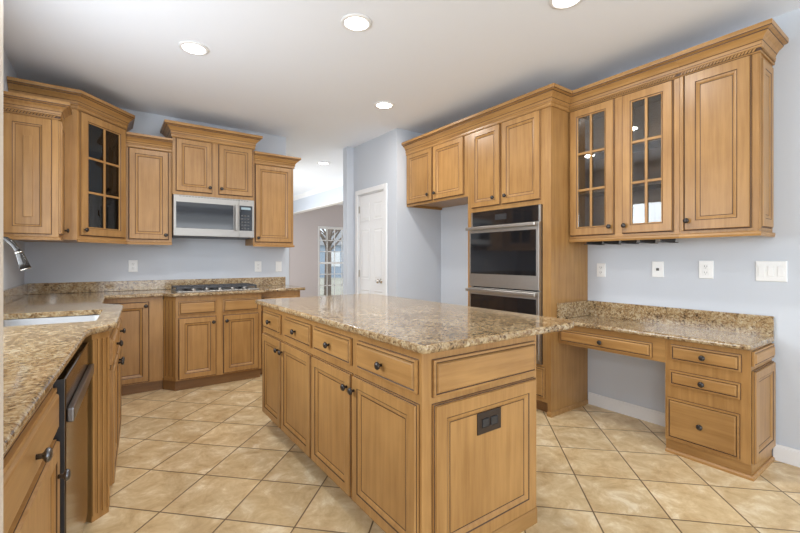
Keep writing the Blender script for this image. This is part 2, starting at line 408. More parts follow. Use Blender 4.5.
def drawer(parent, x0, x1, z0, z1, kn=True, name='drawer', km=BRONZE):
    o = MB().rings((x0, 0, z0), (1, 0, 0), (0, 0, 1), (0, -1, 0), x1 - x0, z1 - z0, prof_slab(W_H), W_H).build(name, parent)
    if kn: knob(o, (x0 + x1) / 2, (z0 + z1) / 2, m=km)
    return o
def glass_door(parent, x0, x1, z0, z1, kn=None, fw=0.058, cols=2, rows=3):
    w, h = x1 - x0, z1 - z0; mb = MB()
    pr = [(-.0026, 0.0004, GLZ), (0, .0009, GLZ), (0, .011, W_V), (.004, .012, GLZ), (.0065, T, W_V), (fw, T, W_V), (fw + .0045, T - .003, GLZ), (fw + .012, T - .006, W_V), (fw + .012, 0.0004, W_V), (-.0026, 0.0004, W_V)]
    mb.rings((x0, 0, z0), (1, 0, 0), (0, 0, 1), (0, -1, 0), w, h, pr, None, back=False)
    o = mb.build('door', parent)
    i = fw + .012; g = MB()
    for c in range(1, cols):
        x = x0 + i + (w - 2 * i) * c / cols; g.box(x - .009, x + .009, -.017, -.0075, z0 + i, z1 - i, W_V, .002)
    for r in range(1, rows):
        z = z0 + i + (h - 2 * i) * r / rows; g.box(x0 + i, x1 - i, -.0165, -.0075, z - .009, z + .009, W_V, .002)
    g.build('muntin_grid', o)
    bx('glass_pane', o, x0 + i + .0005, x1 - i - .0005, -.007, -.003, z0 + i + .0005, z1 - i - .0005, GLASS)
    if kn: knob(o, *kn)
    return o
def crown(parent, pts, z0, h=0.14, pj=0.075, rope=False, pre=None, post=None):
    k = h / 0.14
    pr = [(0, 0), (.010, 0), (.013, .006 * k, GLZ), (.010, .008 * k, W_H if not rope else GLZ), (.010, .026 * k), (.016, .030 * k), (.018, .038 * k, GLZ), (.014, .043 * k), (.018, .056 * k), (.020, .060 * k, GLZ), (.022, .0635 * k), (.032, .080 * k), (.052, .098 * k, GLZ), (.053, .104 * k), (pj - .004, .110 * k, GLZ), (pj - .002, .115 * k), (pj, .120 * k), (pj, h), (0, h)]
    o = MB().sweep(pts, [(p[0], z0 + p[1], *p[2:]) for p in pr], W_H, pre, post).build('crown_molding', parent)
    if rope:
        P = [Vector(p) for p in pts]
        for a, b in zip(P, P[1:]):
            t = MB()
            d = (b - a); ln = d.length; d.normalize(); n = Vector((d.y, -d.x)); q = 0.020
            while q < ln - .013:
                c = a + d * q + n * .012; s_ = Vector((d.x, d.y, 0)); nn = Vector((n.x, n.y, 0)); cc = Vector((c.x, c.y, z0 + .017 * k))
                tb = bmesh.new(); bmesh.ops.create_cube(tb, size=1)
                for v in tb.verts: v.co = cc + s_ * (v.co.x * .010 + v.co.z * .010) + nn * v.co.y * .011 + Vector((0, 0, v.co.z * .015))
                t.add(tb, W_H); q += .0175
            t.build('rope_molding', o)
    return o
def frame_reveal(parent, x0, x1, z0, z1):
    pass

# ------------------------------------------------------------------ right wall: wall cabinets (face X = 3.10)
RZ = -pi / 2
UB, UT = 1.405, 2.46
def upper_body(parent, W, D, z0, z1, mids=(), hollow=False):
    mb = MB(); t = .018
    if not hollow: mb.box(0, W, .0, D, z0, z1, W_V, .001)
    else:
        mb.box(0, t, 0.02, D, z0, z1, W_V); mb.box(W - t, W, 0.02, D, z0, z1, W_V)
        mb.box(t, W - t, D - .008, D, z0, z1, INT)
        mb.box(t, W - t, 0.02, D - .008, z0, z0 + t, W_D); mb.box(t, W - t, 0.02, D - .008, z1 - t, z1, INT)
        mb.box(0, W, 0, .02, z0, z0 + .045, W_H); mb.box(0, W, 0, .02, z1 - .03, z1, W_H)
        for a, b in mids: mb.box(a, b, 0, .02, z0 + .045, z1 - .03, W_V)
    return mb.build('cabinet_body', parent)
# glass-door cabinet: Y 1.93 -> 1.128
W = 1.925 - 1.128
gc = thing('upper_cabinet', 'maple wall cabinet with two six-pane glass doors above the desk', 'cabinet', (3.10, 1.925, 0), RZ, 'wall cabinets')
upper_body(gc, W, XR - 3.10 - .002, UB, UT, [(0, .02), (.36, .44), (.75, W)], hollow=True)
glass_door(gc, .012, .369, UB + .032, UT - .004, (.342, 1.495))
glass_door(gc, .429, .762, UB + .032, UT - .004, (.452, 1.495))
for z in (1.79, 2.10): bx('shelf', gc, .019, W - .019, .06, .272, z - .009, z + .009, INT)
MB().sweep([(0, 0), (W, 0)], [(0, UB - .018), (.010, UB - .018), (.014, UB - .006), (.014, UB + .006), (.0, UB + .012)], W_H).build('light_rail', gc)
crown(gc, [(-.0045, 0), (W, 0)], UT, rope=True, pre=(-.0045, -1))
for i in range(5):
    rk = MB(); x = .13 + i * .135
    rk.box(x, x + .006, .03, .26, UB - .034, UB - .020, BLACK); rk.box(x - .020, x + .026, .03, .26, UB - .038, UB - .033, BLACK); rk.box(x - .002, x + .008, .03, .26, UB - .021, UB - .0005, BLACK)
    rk.build('stemware_rail', gc)
# solid-door cabinet: Y 1.127 -> 0.72
W2 = 1.127 - 0.72
sc = thing('upper_cabinet', 'tall single-door maple wall cabinet at the right end of the row above the desk', 'cabinet', (3.10, 1.127, 0), RZ, 'wall cabinets')
upper_body(sc, W2, XR - 3.10 - .002, UB, UT)
panel_door(sc, .031, .373, UB + .032, UT - .002, (.050, 1.500), fw=.062)
bx('filler_strip', sc, .004, .026, -.012, -.0005, UB + .03, UT - .002, W_V, .003)
MB().sweep([(0, 0), (W2, 0), (W2, XR - 3.102)], [(0, UB - .018), (.010, UB - .018), (.014, UB - .006), (.014, UB + .006), (.0, UB + .012)], W_H).build('light_rail', sc)
crown(sc, [(0, 0), (W2, 0), (W2, XR - 3.102)], UT, rope=True)
MB().rings((W2 + .0005, .030, UB + .035), (0, 1, 0), (0, 0, 1), (1, 0, 0), .225, UT - UB - .06, [(a, b * .6, m) for a, b, m in prof_panel(W_V, .05)], W_V).build('end_panel', sc)
cb = MB()
for q in range(3): cb.box(W2 - .001, W2 + .006, .004 + q * .008, .009 + q * .008, UB + .02, UT, W_V, .001)
cb.build('fluted_stile', sc)

# ------------------------------------------------------------------ tall oven cabinet and the cabinet above the fridge space (face X = 2.85)
TW = 2.845 - 1.93; TD = XR - 2.85 - .002
tc = thing('oven_cabinet', 'tall maple oven cabinet with two doors on top, beside the desk', 'cabinet', (2.85, 2.845, 0), RZ)
mb = MB()
mb.box(0, .03, 0, TD, .10, UT, W_V); mb.box(TW - .03, TW, 0, TD, 0.0, UT, W_V)
mb.box(.03, TW - .03, 0, TD, 1.695, UT, W_V); mb.box(.03, TW - .03, 0, TD, .10, .395, W_V)
mb.box(.03, .055, 0, .02, .395, 1.695, W_V); mb.box(TW - .076, TW - .03, 0, .02, .395, 1.695, W_V)
mb.box(.03, TW - .03, TD - .01, TD, .395, 1.695, INT)
mb.build('cabinet_body', tc)
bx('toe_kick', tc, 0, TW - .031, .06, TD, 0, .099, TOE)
MB().sweep([(TW - .03, 0), (TW, 0), (TW, TD)], [(0, 0.0), (.012, 0.0), (.012, .02), (.006, .034), (0, .036)], W_H).build('shoe_molding', tc)
panel_door(tc, .058, .407, 1.735, UT - .002, (.340, 1.805)); panel_door(tc, .432, .822, 1.735, UT - .002, (.478, 1.805))
drawer(tc, .055, TW - .055, .135, .375)
crown(tc, [(0, 0), (TW, 0), (TW, .2495)], UT, post=(TW + 1, .2495))
FW = 3.848 - 2.846
fc = thing('upper_cabinet', 'short two-door maple cabinet over the empty fridge space', 'cabinet', (2.85, 3.848, 0), RZ, 'wall cabinets')
mb = MB(); mb.box(0, FW, 0, TD, 1.885, UT, W_V); mb.box(0, FW, 0, .02, 1.86, 1.885, W_H); mb.box(0, .02, .02, TD, 1.86, 1.885, W_D); mb.box(FW - .02, FW, .02, TD, 1.86, 1.885, W_D); mb.build('cabinet_body', fc)
panel_door(fc, .02, .472, 1.885, UT - .002, (.418, 1.952)); panel_door(fc, .496, .952, 1.885, UT - .002, (.532, 1.952))
crown(fc, [(0, 0), (FW, 0)], UT)

# double wall oven
OW = .775
ov = thing('double_wall_oven', 'stainless double wall oven with black glass doors in the tall cabinet', 'oven', (2.85, 2.787, 0), RZ)
mb = MB(); mb.box(.004, OW - .004, .002, .50, .3965, 1.690, BLACK); mb.build('oven_body', ov)
mb = MB(); mb.box(0, .02, -.016, -.0005, .40, 1.690, STEEL); mb.box(OW - .02, OW, -.016, -.0005, .40, 1.690, STEEL); mb.box(.02, OW - .02, -.016, -.0005, .40, .43, STEEL); mb.build('trim_frame', ov)
cp = bx('control_panel', ov, .021, OW - .021, -.020, -.0005, 1.560, 1.688, BLKGL, .002)
bx('display', cp, .30, .43, -.0215, -.0203, 1.60, 1.65, BLACK)
def oven_door(z0, z1):
    mb = MB().rings((.0, -.017, z0), (1, 0, 0), (0, 0, 1), (0, -1, 0), OW, z1 - z0, [(0, 0, STEEL), (0, .022, STEEL), (.002, .024, STEEL)], STEEL)
    d = mb.build('oven_door', ov)
    bx('door_window', d, .022, OW - .026, -.0445, -.0412, z0 + .118, z1 - .062, BLKGL, .001)
    hb = MB(); hb.box(.0, OW, -.098, -.080, z1 - .036, z1 - .006, STEEL, .007, 3)
    for x in (.03, OW - .055): hb.box(x, x + .025, -.082, -.0412, z1 - .032, z1 - .010, STEEL, .003)
    hb.build('handle', d)
oven_door(.995, 1.553); oven_door(.435, .984)

# ------------------------------------------------------------------ desk (face X = 2.95)
DF = 2.95
dk = thing('desk_drawer_cabinet', 'maple three-drawer desk cabinet with a panelled end, under the granite desk top', 'cabinet', (DF, 1.155, 0), RZ)
DW, DD = 1.155 - .72, XR - DF - .018
bx('cabinet_body', dk, 0, DW, 0, DD, .085, .734, W_V, .001)
drawer(dk, .035, .392, .603, .700); drawer(dk, .030, .388, .445, .536); drawer(dk, .016, .385, .102, .357)
bx('toe_kick', dk, .0, DW, .012, DD, .022, .0845, W_H)
MB().sweep([(0, .012), (DW, .012), (DW, DD)], [(0, 0), (.014, 0), (.014, .014), (.006, .022), (0, .022)], W_H).build('shoe_molding', dk)
MB().rings((DW + .0005, .012, .640), (0, 1, 0), (0, 0, 1), (1, 0, 0), DD - .014, .085, prof_slab(W_D), W_D).build('end_panel_top', dk)
MB().rings((DW + .0005, .012, .09), (0, 1, 0), (0, 0, 1), (1, 0, 0), DD - .014, .525, prof_panel(W_V, .05), W_V).build('end_panel', dk)
da = thing('desk_drawer_unit', 'wide single maple drawer hung under the desk top over the knee space', 'drawer', (DF, 1.928, 0), RZ)
AW = 1.928 - 1.156
mb = MB(); mb.box(0, AW, 0, .02, .575, .734, W_H); mb.box(0, .018, .02, .36, .60, .734, W_D); mb.box(AW - .018, AW, .02, .36, .60, .734, W_D); mb.box(.018, AW - .018, .02, .36, .60, .610, W_H); mb.build('drawer_frame', da)
drawer(da, .017, .694, .592, .688)

def slab(name, pts, z0, z1, hole=None, bev=.013, m=GRAN, front=None):
    """flat slab; only the exposed edges chosen by front(midpoint) are rounded over"""
    bm = bmesh.new(); es = []
    for loop in [pts] + ([hole] if hole else []):
        vs = [bm.verts.new((x, y, z1)) for x, y in loop]
        es += [bm.edges.new((vs[i], vs[(i + 1) % len(vs)])) for i in range(len(vs))]
    bmesh.ops.triangle_fill(bm, use_beauty=True, edges=es)
    r = bmesh.ops.extrude_face_region(bm, geom=bm.faces[:])
    for g in r['geom']:
        if isinstance(g, bmesh.types.BMVert): g.co.z = z0
    bmesh.ops.recalc_face_normals(bm, faces=bm.faces[:])
    pick = []
    for e in bm.edges:
        p, q = e.verts[0].co, e.verts[1].co
        if abs(p.z - q.z) > 1e-5 or len(e.link_faces) != 2 or e.calc_face_angle(0) < .5: continue
        mid = (p + q) / 2
        on_hole = hole and min((mid.xy - (Vector(hole[i]) + Vector(hole[(i + 1) % len(hole)])) / 2).length for i in range(len(hole))) < 1e-4
        if on_hole: continue
        if front is None or front(mid): pick.append(e)
    bmesh.ops.bevel(bm, geom=pick, offset=bev, segments=4, affect='EDGES', profile=.5, clamp_overlap=False)
    me = bpy.data.meshes.new(name); bm.to_mesh(me); bm.free(); me.materials.append(m)
    o = bpy.data.objects.new(name, me); C.objects.link(o)
    return o
def rounded(pts, rad, n=6):
    """polygon (counter-clockwise) with rounded corners; rad per vertex"""
    out = []; k = len(pts)
    for i, p in enumerate(pts):
        r = rad[i] if isinstance(rad, (list, tuple)) else rad
        if r <= 0: out.append(tuple(p)); continue
        p = Vector(p); a = (Vector(pts[i - 1]) - p).normalized(); b = (Vector(pts[(i + 1) % k]) - p).normalized()
        p0, p1 = p + a * r, p + b * r
        for q in range(n + 1):
            t = q / n; out.append(tuple((1 - t) ** 2 * p0 + 2 * t * (1 - t) * p + t * t * p1))
    return out
o = slab('desk_countertop', rounded([(2.912, .712), (XR - .024, .712), (XR - .024, 1.926), (2.912, 1.926)], [.015, 0, 0, 0]), .735, .767, front=lambda m: m.x < 2.95 or m.y < .74)
tag(o, 'speckled granite desk top over the drawer cabinet by the right wall', 'countertop')
o = slab('desk_backsplash', [(XR - .023, .712), (XR - .002, .712), (XR - .002, 1.905), (XR - .023, 1.905)], .735, .893, bev=.003)
tag(o, 'long granite backsplash strip along the right wall behind the desk top', 'backsplash')
o = slab('desk_side_splash', [(2.925, 1.906), (XR - .002, 1.906), (XR - .002, 1.9275), (2.925, 1.9275)], .7675, .893, bev=.003)
tag(o, 'short granite side splash where the desk top meets the tall oven cabinet', 'backsplash')

# ------------------------------------------------------------------ island
IX, IY0, IY1, IXR = 0.96, 1.20, 3.13, 1.655
isl = thing('kitchen_island', 'large maple kitchen island cabinet with four drawers and four doors facing left', 'island', (IX, IY1, 0), RZ)
IW, ID = IY1 - IY0, IXR - IX
bx('cabinet_body', isl, 0, IW, 0, ID, .10, .9075, W_V, .001)
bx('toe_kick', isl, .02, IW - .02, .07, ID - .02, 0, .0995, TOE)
q = lambda y: IY1 - y
for (a, b) in ((3.09, 2.72), (2.64, 2.213), (2.170, 1.735), (1.675, 1.2225)): drawer(isl, q(a), q(b), .737, .866)
for (a, b, ky) in ((3.095, 2.705, 2.735), (2.685, 2.205, 2.655), (2.187, 1.730, 1.757), (1.712, 1.216, 1.685)):
    panel_door(isl, q(a), q(b), .105, .697, (q(ky), .632))
for y in (1.735,):
    bx('hinge', isl, q(1.729), q(1.713), -.006, -.0005, .53, .565, NICKEL); bx('hinge', isl, q(1.729), q(1.713), -.006, -.0005, .15, .185, NICKEL)
# end facing the camera
MB().rings((IW + .0005, .050, .720), (0, 1, 0), (0, 0, 1), (1, 0, 0), .624, .143, prof_slab(W_D), W_D).build('end_panel_top', isl)
MB().rings((IW + .0005, .050, .085), (0, 1, 0), (0, 0, 1), (1, 0, 0), .624, .607, prof_panel(W_V, .058), W_V).build('end_panel', isl)
MB().sweep([(IW, 0.02), (IW, ID)], [(0, 0), (.006, 0), (.006, .06), (.003, .072), (0, .072)], W_D).build('base_molding', isl)
o = slab('island_countertop', rounded([(.908, 1.125), (1.935, 1.125), (1.935, 3.18), (.908, 3.18)], [.03, .13, .10, .03], 8), .908, .940)
tag(o, 'large glossy speckled granite top on the kitchen island', 'countertop')
io = thing('island_outlet', 'dark brown double outlet in the end panel of the island', 'outlet', (1.317, IY0 - .0085, .562))
MB().box(-.073, .073, -.006, -.0005, -.045, .045, BROWNPL, .003).build('cover_plate', io)
for sx in (-.026, .026):
    s_ = MB(); s_.box(sx - .021, sx + .021, -.009, -.0062, -.018, .018, BLACK, .003); s_.build('socket', io)

# ------------------------------------------------------------------ back wall uppers
def up(name, label, x0, x1, face, z0, z1): 
    c = thing(name, label, 'cabinet', (x0, face, 0), 0, 'wall cabinets'); upper_body(c, x1 - x0, YB - face - .002, z0, z1); return c
LT = 2.312
LTL = 2.290
MW0, MW1 = .519, 1.309
bl = up('upper_cabinet', 'single-door maple wall cabinet between the glass corner cabinet and the microwave', .139, MW0 - .001, 4.64, UB, LT)
w_ = MW0 - .14
panel_door(bl, .020, w_ - .030, UB + .035, LT - .004, (w_ - .055, 1.485))
crown(bl, [(0, 0), (w_, 0)], LT, h=.125, pj=.07)
MB().sweep([(0, 0), (w_, 0)], [(0, UB - .016), (.010, UB - .016), (.012, UB + .004), (0, UB + .010)], W_H).build('light_rail', bl)
br = up('upper_cabinet', 'single-door maple wall cabinet right of the microwave, by the end of the wall', MW1 + .001, 1.775, 4.64, UB, LT)
w_ = 1.775 - MW1 - .001
panel_door(br, .022, w_ - .022, UB + .035, LT - .004, (.052, 1.485))
crown(br, [(0, 0), (w_, 0), (w_, .308)], LT, h=.125, pj=.07)
MB().sweep([(0, 0), (w_, 0), (w_, .308)], [(0, UB - .016), (.010, UB - .016), (.012, UB + .004), (0, UB + .010)], W_H).build('light_rail', br)
mc = up('upper_cabinet', 'two-door maple wall cabinet directly above the microwave', MW0, MW1, 4.60, 1.895, UT)
w_ = MW1 - MW0
panel_door(mc, .030, .362, 1.930, UT - .004, (.338, 1.985)); panel_door(mc, .425, w_ - .018, 1.930, UT - .004, (.450, 1.985))
crown(mc, [(0, .348), (0, 0), (w_, 0), (w_, .348)], UT)

# microwave
mw = thing('microwave', 'stainless over-the-range microwave with black glass door, under the two-door cabinet', 'microwave', (MW0 + .006, 4.575, 0))
w_ = MW1 - MW0 - .012; Z0, Z1 = 1.478, 1.892
bx('microwave_body', mw, 0, w_, .02, .37, Z0 + .012, Z1, MWST, .002)
bx('underside_panel', mw, .01, w_ - .01, .03, .36, Z0 - .004, Z0 + .0115, BLACK)
d = bx('microwave_door', mw, 0, .618, -.012, .0195, Z0 + .004, Z1 - .002, MWST, .003)
bx('door_window', d, .022, .560, -.0155, -.0122, Z0 + .082, Z1 - .072, BLKGL, .001)
hb = MB(); hb.box(.572, .600, -.050, -.036, Z0 + .075, Z1 - .066, MWST, .006, 3); hb.box(.578, .594, -.037, -.0122, Z0 + .09, Z0 + .11, MWST); hb.box(.578, .594, -.037, -.0122, Z1 - .10, Z1 - .08, MWST); hb.build('handle', d)
cp = bx('control_panel', mw, .6185, w_, -.012, .0195, Z0 + .004, Z1 - .002, MWST, .003)
kp = bx('keypad', cp, .624, w_ - .022, -.015, -.0122, Z0 + .078, Z1 - .068, BLKGL, .001)
bx('display', kp, .640, w_ - .040, -.0162, -.0152, Z1 - .110, Z1 - .085, DISP)
for r in range(5):
    for c_ in range(3): bx('button', kp, .640 + c_ * .032, .660 + c_ * .032, -.0162, -.0152, Z0 + .095 + r * .034, Z0 + .108 + r * .034, SLOT)
vg = MB()
for i in range(24): vg.box(.05 + i * .028, .07 + i * .028, -.0128, -.0122, Z1 - .018, Z1 - .012, SLOT)
vg.build('vent_grille', mw)

# diagonal glass corner cabinet
P0, P1 = Vector((-.205, 4.205)), Vector((.137, 4.600)); ddv = P1 - P0; CWd = ddv.length; ang = math.atan2(ddv.y, ddv.x)
cc = thing('corner_cabinet', 'taller diagonal maple corner cabinet with one six-pane glass door', 'cabinet', (P0.x, P0.y, 0), ang)
Mi = Matrix.Rotation(-ang, 2)
loc = lambda x, y: tuple(Mi @ (Vector((x, y)) - P0))
foot = [P0, P1, (.137, YB - .002), (XL + .002, YB - .002), (XL + .002, 4.205)]
footl = [loc(*p) for p in foot]
mb = MB(); t = .016
ins = [loc(-.190, 4.222 + .02), loc(.121, 4.605 + .012), loc(.121, YB - .02), loc(XL + .02, YB - .02), loc(XL + .02, 4.222)]
for z0, z1 in ((UB, UB + .02), (UT - .02, UT)): mb.prism(footl, z0, z1, W_H)
for i in range(1, 5):
    a, b, c, d_ = footl[i], footl[(i + 1) % 5], ins[(i + 1) % 5], ins[i]
    mb.prism([a, b, c, d_], UB + .02, UT - .02, W_V if i in (1, 4) else INT)
mb.box(0, .030, 0, .02, UB + .02, UT - .02, W_V); mb.box(CWd - .03, CWd, 0, .02, UB + .02, UT - .02, W_V)
mb.box(.03, CWd - .03, 0, .02, UB + .02, UB + .04, W_H); mb.box(.03, CWd - .03, 0, .02, UT - .03, UT - .02, W_H)
mb.build('cabinet_body', cc)
glass_door(cc, .022, CWd - .022, UB + .038, UT - .006, (.052, 1.490), fw=.062)
for z in (1.79, 2.10): MB().prism([loc(-.17, 4.28), loc(.09, 4.60), loc(.09, 4.92), loc(-.57, 4.92), loc(-.57, 4.28)], z - .009, z + .009, INT).build('shelf', cc)
crown(cc, [loc(XL + .003, 4.205), loc(*P0), loc(*P1), loc(.137, YB - .003)], UT, h=.14, pj=.07)
MB().sweep([loc(*P0), loc(*P1)], [(0, UB - .016), (.010, UB - .016), (.012, UB + .004), (0, UB + .010)], W_H).build('light_rail', cc)

# left wall cabinet with the panelled end towards the camera
Y0, Y1 = 3.965, 4.203; fx = -.30
lc = thing('upper_cabinet', 'maple wall cabinet over the sink counter, its pale panelled end towards the room', 'cabinet', (fx, Y0, 0), pi / 2, 'wall cabinets')
lw = Y1 - Y0; ld = fx - XL - .002
upper_body(lc, lw, ld, UB, LTL)
panel_door(lc, .008, lw - .004, UB + .032, LTL - .004, (lw - .035, 1.475), fw=.045)
crown(lc, [(0, ld), (0, 0), (lw - .072, 0)], LTL, h=.125, pj=.07, rope=True)
mb = MB().rings((-.0005, ld - .004, UB + .03), (0, -1, 0), (0, 0, 1), (-1, 0, 0), ld - .046, LTL - UB - .04, [(-.0035, .0004, GLZ), (0, .0009, GLZ), (0, .012, W_V), (.003, .014, W_V), (.050, .014, W_V), (.0535, .011, GLZ), (.058, .010, W_V), (.064, .005, W_V), (.067, .0045, GLZ)], W_V)
ep = mb.build('end_panel', lc)
MB().box(-.0125, -.0052, .146, .196, UB + .15, LTL - .15, W_V, .002).build('raised_strip', ep)
MB().sweep([(0, ld), (0, 0), (lw, 0)], [(0, UB - .016), (.010, UB - .016), (.012, UB + .004), (0, UB + .010)], W_H).build('light_rail', lc)

# ------------------------------------------------------------------ back wall base cabinets
def toe(parent, x0, x1, y0, y1): return bx('toe_kick', parent, x0, x1, y0, y1, 0, .0995, TOE)
BF = 4.465
bc = thing('base_cabinet', 'single-door maple corner base cabinet left of the cooktop cabinet', 'cabinet', (XL + .003, BF, 0))
w_ = .425 - XL - .003; dd = YB - BF - .003
mb = MB(); mb.box(0, w_, 0, dd, .10, .896, W_V); mb.box(0, .50, -.78, -.0005, .10, .896, W_V); mb.build('cabinet_body', bc)
panel_door(bc, .62, .918, .09 + .02, .850, (.892, .815))
toe(bc, 0, w_, .05, dd)
CF = 4.335
ck = thing('base_cabinet', 'two-door maple base cabinet stepping forward under the gas cooktop', 'cabinet', (MW0 - .002, CF, 0))
w_ = MW1 - MW0 + .003; dd = YB - CF - .003
bx('cabinet_body', ck, 0, w_, 0, dd, .10, .896, W_V)
drawer(ck, .022, .350, .720, .845, kn=False); drawer(ck, .417, w_ - .032, .720, .845, kn=False)
panel_door(ck, .022, .350, .112, .690, (.322, .635)); panel_door(ck, .417, w_ - .032, .112, .690, (.444, .635))
toe(ck, 0, w_, .045, dd)
# angled fluted pilasters on both sides of the step
def pilaster(parent, a, b, depth, z0, z1, flutes=3):
    a, b = Vector(a), Vector(b); d = (b - a); ln = d.length; d.normalize(); n = Vector((d.y, -d.x)); mb = MB()
    pts = [a, b, b - n * depth, a - n * depth]
    mb.prism([tuple(p) for p in pts], z0, z1, W_V)
    m_ = ln / (flutes * 2 + 1)
    for i in range(flutes + 1):
        s0, s1 = m_ * (2 * i) + .001, m_ * (2 * i + 1)
        mb.prism([tuple(a + d * s0 + n * .0003), tuple(a + d * s0 + n * .005), tuple(a + d * s1 + n * .005), tuple(a + d * s1 + n * .0003)], z0 + .03, z1 - .03, W_V)
    for i in range(flutes):
        s0, s1 = m_ * (2 * i + 1) + .001, m_ * (2 * i + 1) + .0045
        mb.prism([tuple(a + d * s0 + n * .0003), tuple(a + d * s0 + n * .0012), tuple(a + d * s1 + n * .0012), tuple(a + d * s1 + n * .0003)], z0 + .04, z1 - .04, GLZ)
    return mb.build('fluted_pilaster', parent)
pilaster(ck, (.430 - MW0 + .002, BF - CF - .004), (-.001, .003), .03, .10, .896)
MB().prism([(.430 - MW0, BF - CF + .045), (-.0005, .046), (-.0005, .10), (.430 - MW0, BF - CF + .10)], 0, .0995, TOE).build('toe_kick', ck)
rb = thing('base_cabinet', 'maple base cabinet at the right end of the back counter, mostly behind the island', 'cabinet', (MW1 + .002, 4.43, 0))
w_ = 1.775 - MW1 - .002; dd = YB - 4.43 - .003
bx('cabinet_body', rb, 0, w_, 0, dd, .10, .896, W_V)
drawer(rb, .03, w_ - .03, .720, .845); panel_door(rb, .03, w_ - .03, .112, .690, (.06, .635)); toe(rb, 0, w_, .05, dd)

# ------------------------------------------------------------------ left run (turned by a few degrees)
SL = .055; LA = math.atan(SL); LRZ = pi / 2 - LA
lx = lambda c, y: c + SL * y
# near drawer base
nb = thing('base_cabinet', 'maple base cabinet in the left foreground with a drawer over a door', 'cabinet', (lx(-.232, .815), .815, 0), LRZ)
w_ = .858
bx('cabinet_body', nb, 0, w_, 0, .40, .10, .896, W_V); toe(nb, 0, w_, .05, .40)
drawer(nb, .09, w_ - .020, .715, .850, kn=False)
dr = [c for c in nb.children if c.name.startswith('drawer')][0]; knob(dr, .49, .775, m=PEWTER)
panel_door(nb, .09, w_ - .020, .112, .690, (w_ - .062, .590), km=PEWTER)
# dishwasher
dwy = 1.682
dw = thing('dishwasher', 'dark glossy stainless dishwasher in the left counter run', 'dishwasher', (lx(-.232, dwy), dwy, 0), LRZ)
w_ = .690
bx('dishwasher_body', dw, .004, w_ - .004, .004, .40, .10, .872, BLACK)
d = bx('dishwasher_door', dw, .006, w_ - .006, -.030, .0035, .105, .868, DARKSS, .006, 3)
bx('door_edge', d, .0035, .0058, -.026, .0030, .108, .866, BLACK)
hb = MB(); hb.box(.010, w_ - .010, -.050, -.0302, .722, .768, BARM, .005, 2); hb.build('handle', d)
bx('kick_plate', dw, .006, w_ - .006, .04, .39, 0, .0995, BLACK)
# sink base stepping forward
sy = 2.480
sb = thing('sink_cabinet', 'maple sink base cabinet stepping forward past the dishwasher', 'cabinet', (lx(-.132, sy), sy, 0), LRZ)
w_ = .96
bx('cabinet_body', sb, 0, w_, 0, .46, .10, .680, W_V)
mb = MB(); mb.box(0, w_, 0, .02, .6805, .896, W_H); mb.box(0, .02, .02, .46, .6805, .896, W_D); mb.box(w_ - .02, w_, .02, .46, .6805, .896, W_D); mb.build('cabinet_rail', sb)
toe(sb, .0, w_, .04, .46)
drawer(sb, .03, .470, .720, .850, name='false_drawer'); drawer(sb, .49, w_ - .03, .720, .850, name='false_drawer')
panel_door(sb, .03, .470, .112, .690, (.442, .640)); panel_door(sb, .49, w_ - .03, .112, .690, (.520, .640))
pilaster(sb, (-.062, .064), (-.002, .001), .045, .0, .896)

# ------------------------------------------------------------------ L-shaped counter, splash, sink, faucet, cooktop
def edge(y): return lx(-.202, y)
bump = lambda y: lx(-.100, y)
SK = [(-.500, 2.675), (-.050, 2.635), (-.025, 3.230), (-.500, 3.275)]
outer = [(XL + .003, .803), (edge(.803), .803), (edge(2.27), 2.27), (edge(2.33) + .012, 2.36), (bump(2.46) - .02, 2.46), (bump(2.53), 2.53), (bump(3.44), 3.44), (bump(3.5) - .012, 3.50), (-.03, 3.66), (-.02, 4.405), (.415, 4.405), (.495, 4.280), (1.335, 4.280), (1.405, 4.375), (1.815, 4.375), (1.815, 4.926), (XL + .003, 4.926)]
hole = rounded(SK, .05)
o = slab('kitchen_countertop', outer, .897, .929, hole=hole, bev=.013, front=lambda m: m.x > XL + .02 and m.y < 4.9 and m.y > .82 and not (m.x > 1.8))
tag(o, 'speckled granite L-shaped countertop with sink cutout and cooktop', 'countertop')
o = slab('back_splash_strip', [(XL + .025, 4.927), (1.785, 4.927), (1.785, 4.948), (XL + .025, 4.948)], .9295, 1.030, bev=.003)
tag(o, 'granite backsplash strip along the back wall behind the cooktop', 'backsplash')
o = slab('left_splash_strip', [(XL + .002, .81), (XL + .024, .81), (XL + .024, 4.948), (XL + .002, 4.948)], .9295, 1.030, bev=.003)
tag(o, 'granite backsplash strip on the left wall behind the sink', 'backsplash')
# undermount sink
mb = MB(); c0 = Vector((-.26, 2.95))
def sinkloop(off, z):
    out = []
    for p in rounded(SK, .05):
        v = Vector(p); out.append(mb.bm.verts.new((*(v + (v - c0).normalized() * off), z)))
    return out
loops = [sinkloop(.03, .8965), sinkloop(.004, .8965), sinkloop(-.002, .888), sinkloop(-.010, .735), sinkloop(-.04, .715)]
for a, b in zip(loops, loops[1:]):
    for i in range(len(a)): mb.face([a[i], a[(i + 1) % len(a)], b[(i + 1) % len(a)], b[i]], STEEL_S, True)
mb.face(loops[-1], STEEL_S)
sk = thing('kitchen_sink', 'stainless undermount sink set into the left granite counter', 'sink', (0, 0, 0))
b_ = mb.build('sink_basin', sk)
md = b_.modifiers.new('solid', 'SOLIDIFY'); md.thickness = .0015; md.offset = -1
MB().lathe(Matrix.Translation((-.26, 2.95, .7155)), [(.045, 0), (.045, .003), (.03, .003), (.028, .001), (0, .001)], STEEL).build('drain', sk)
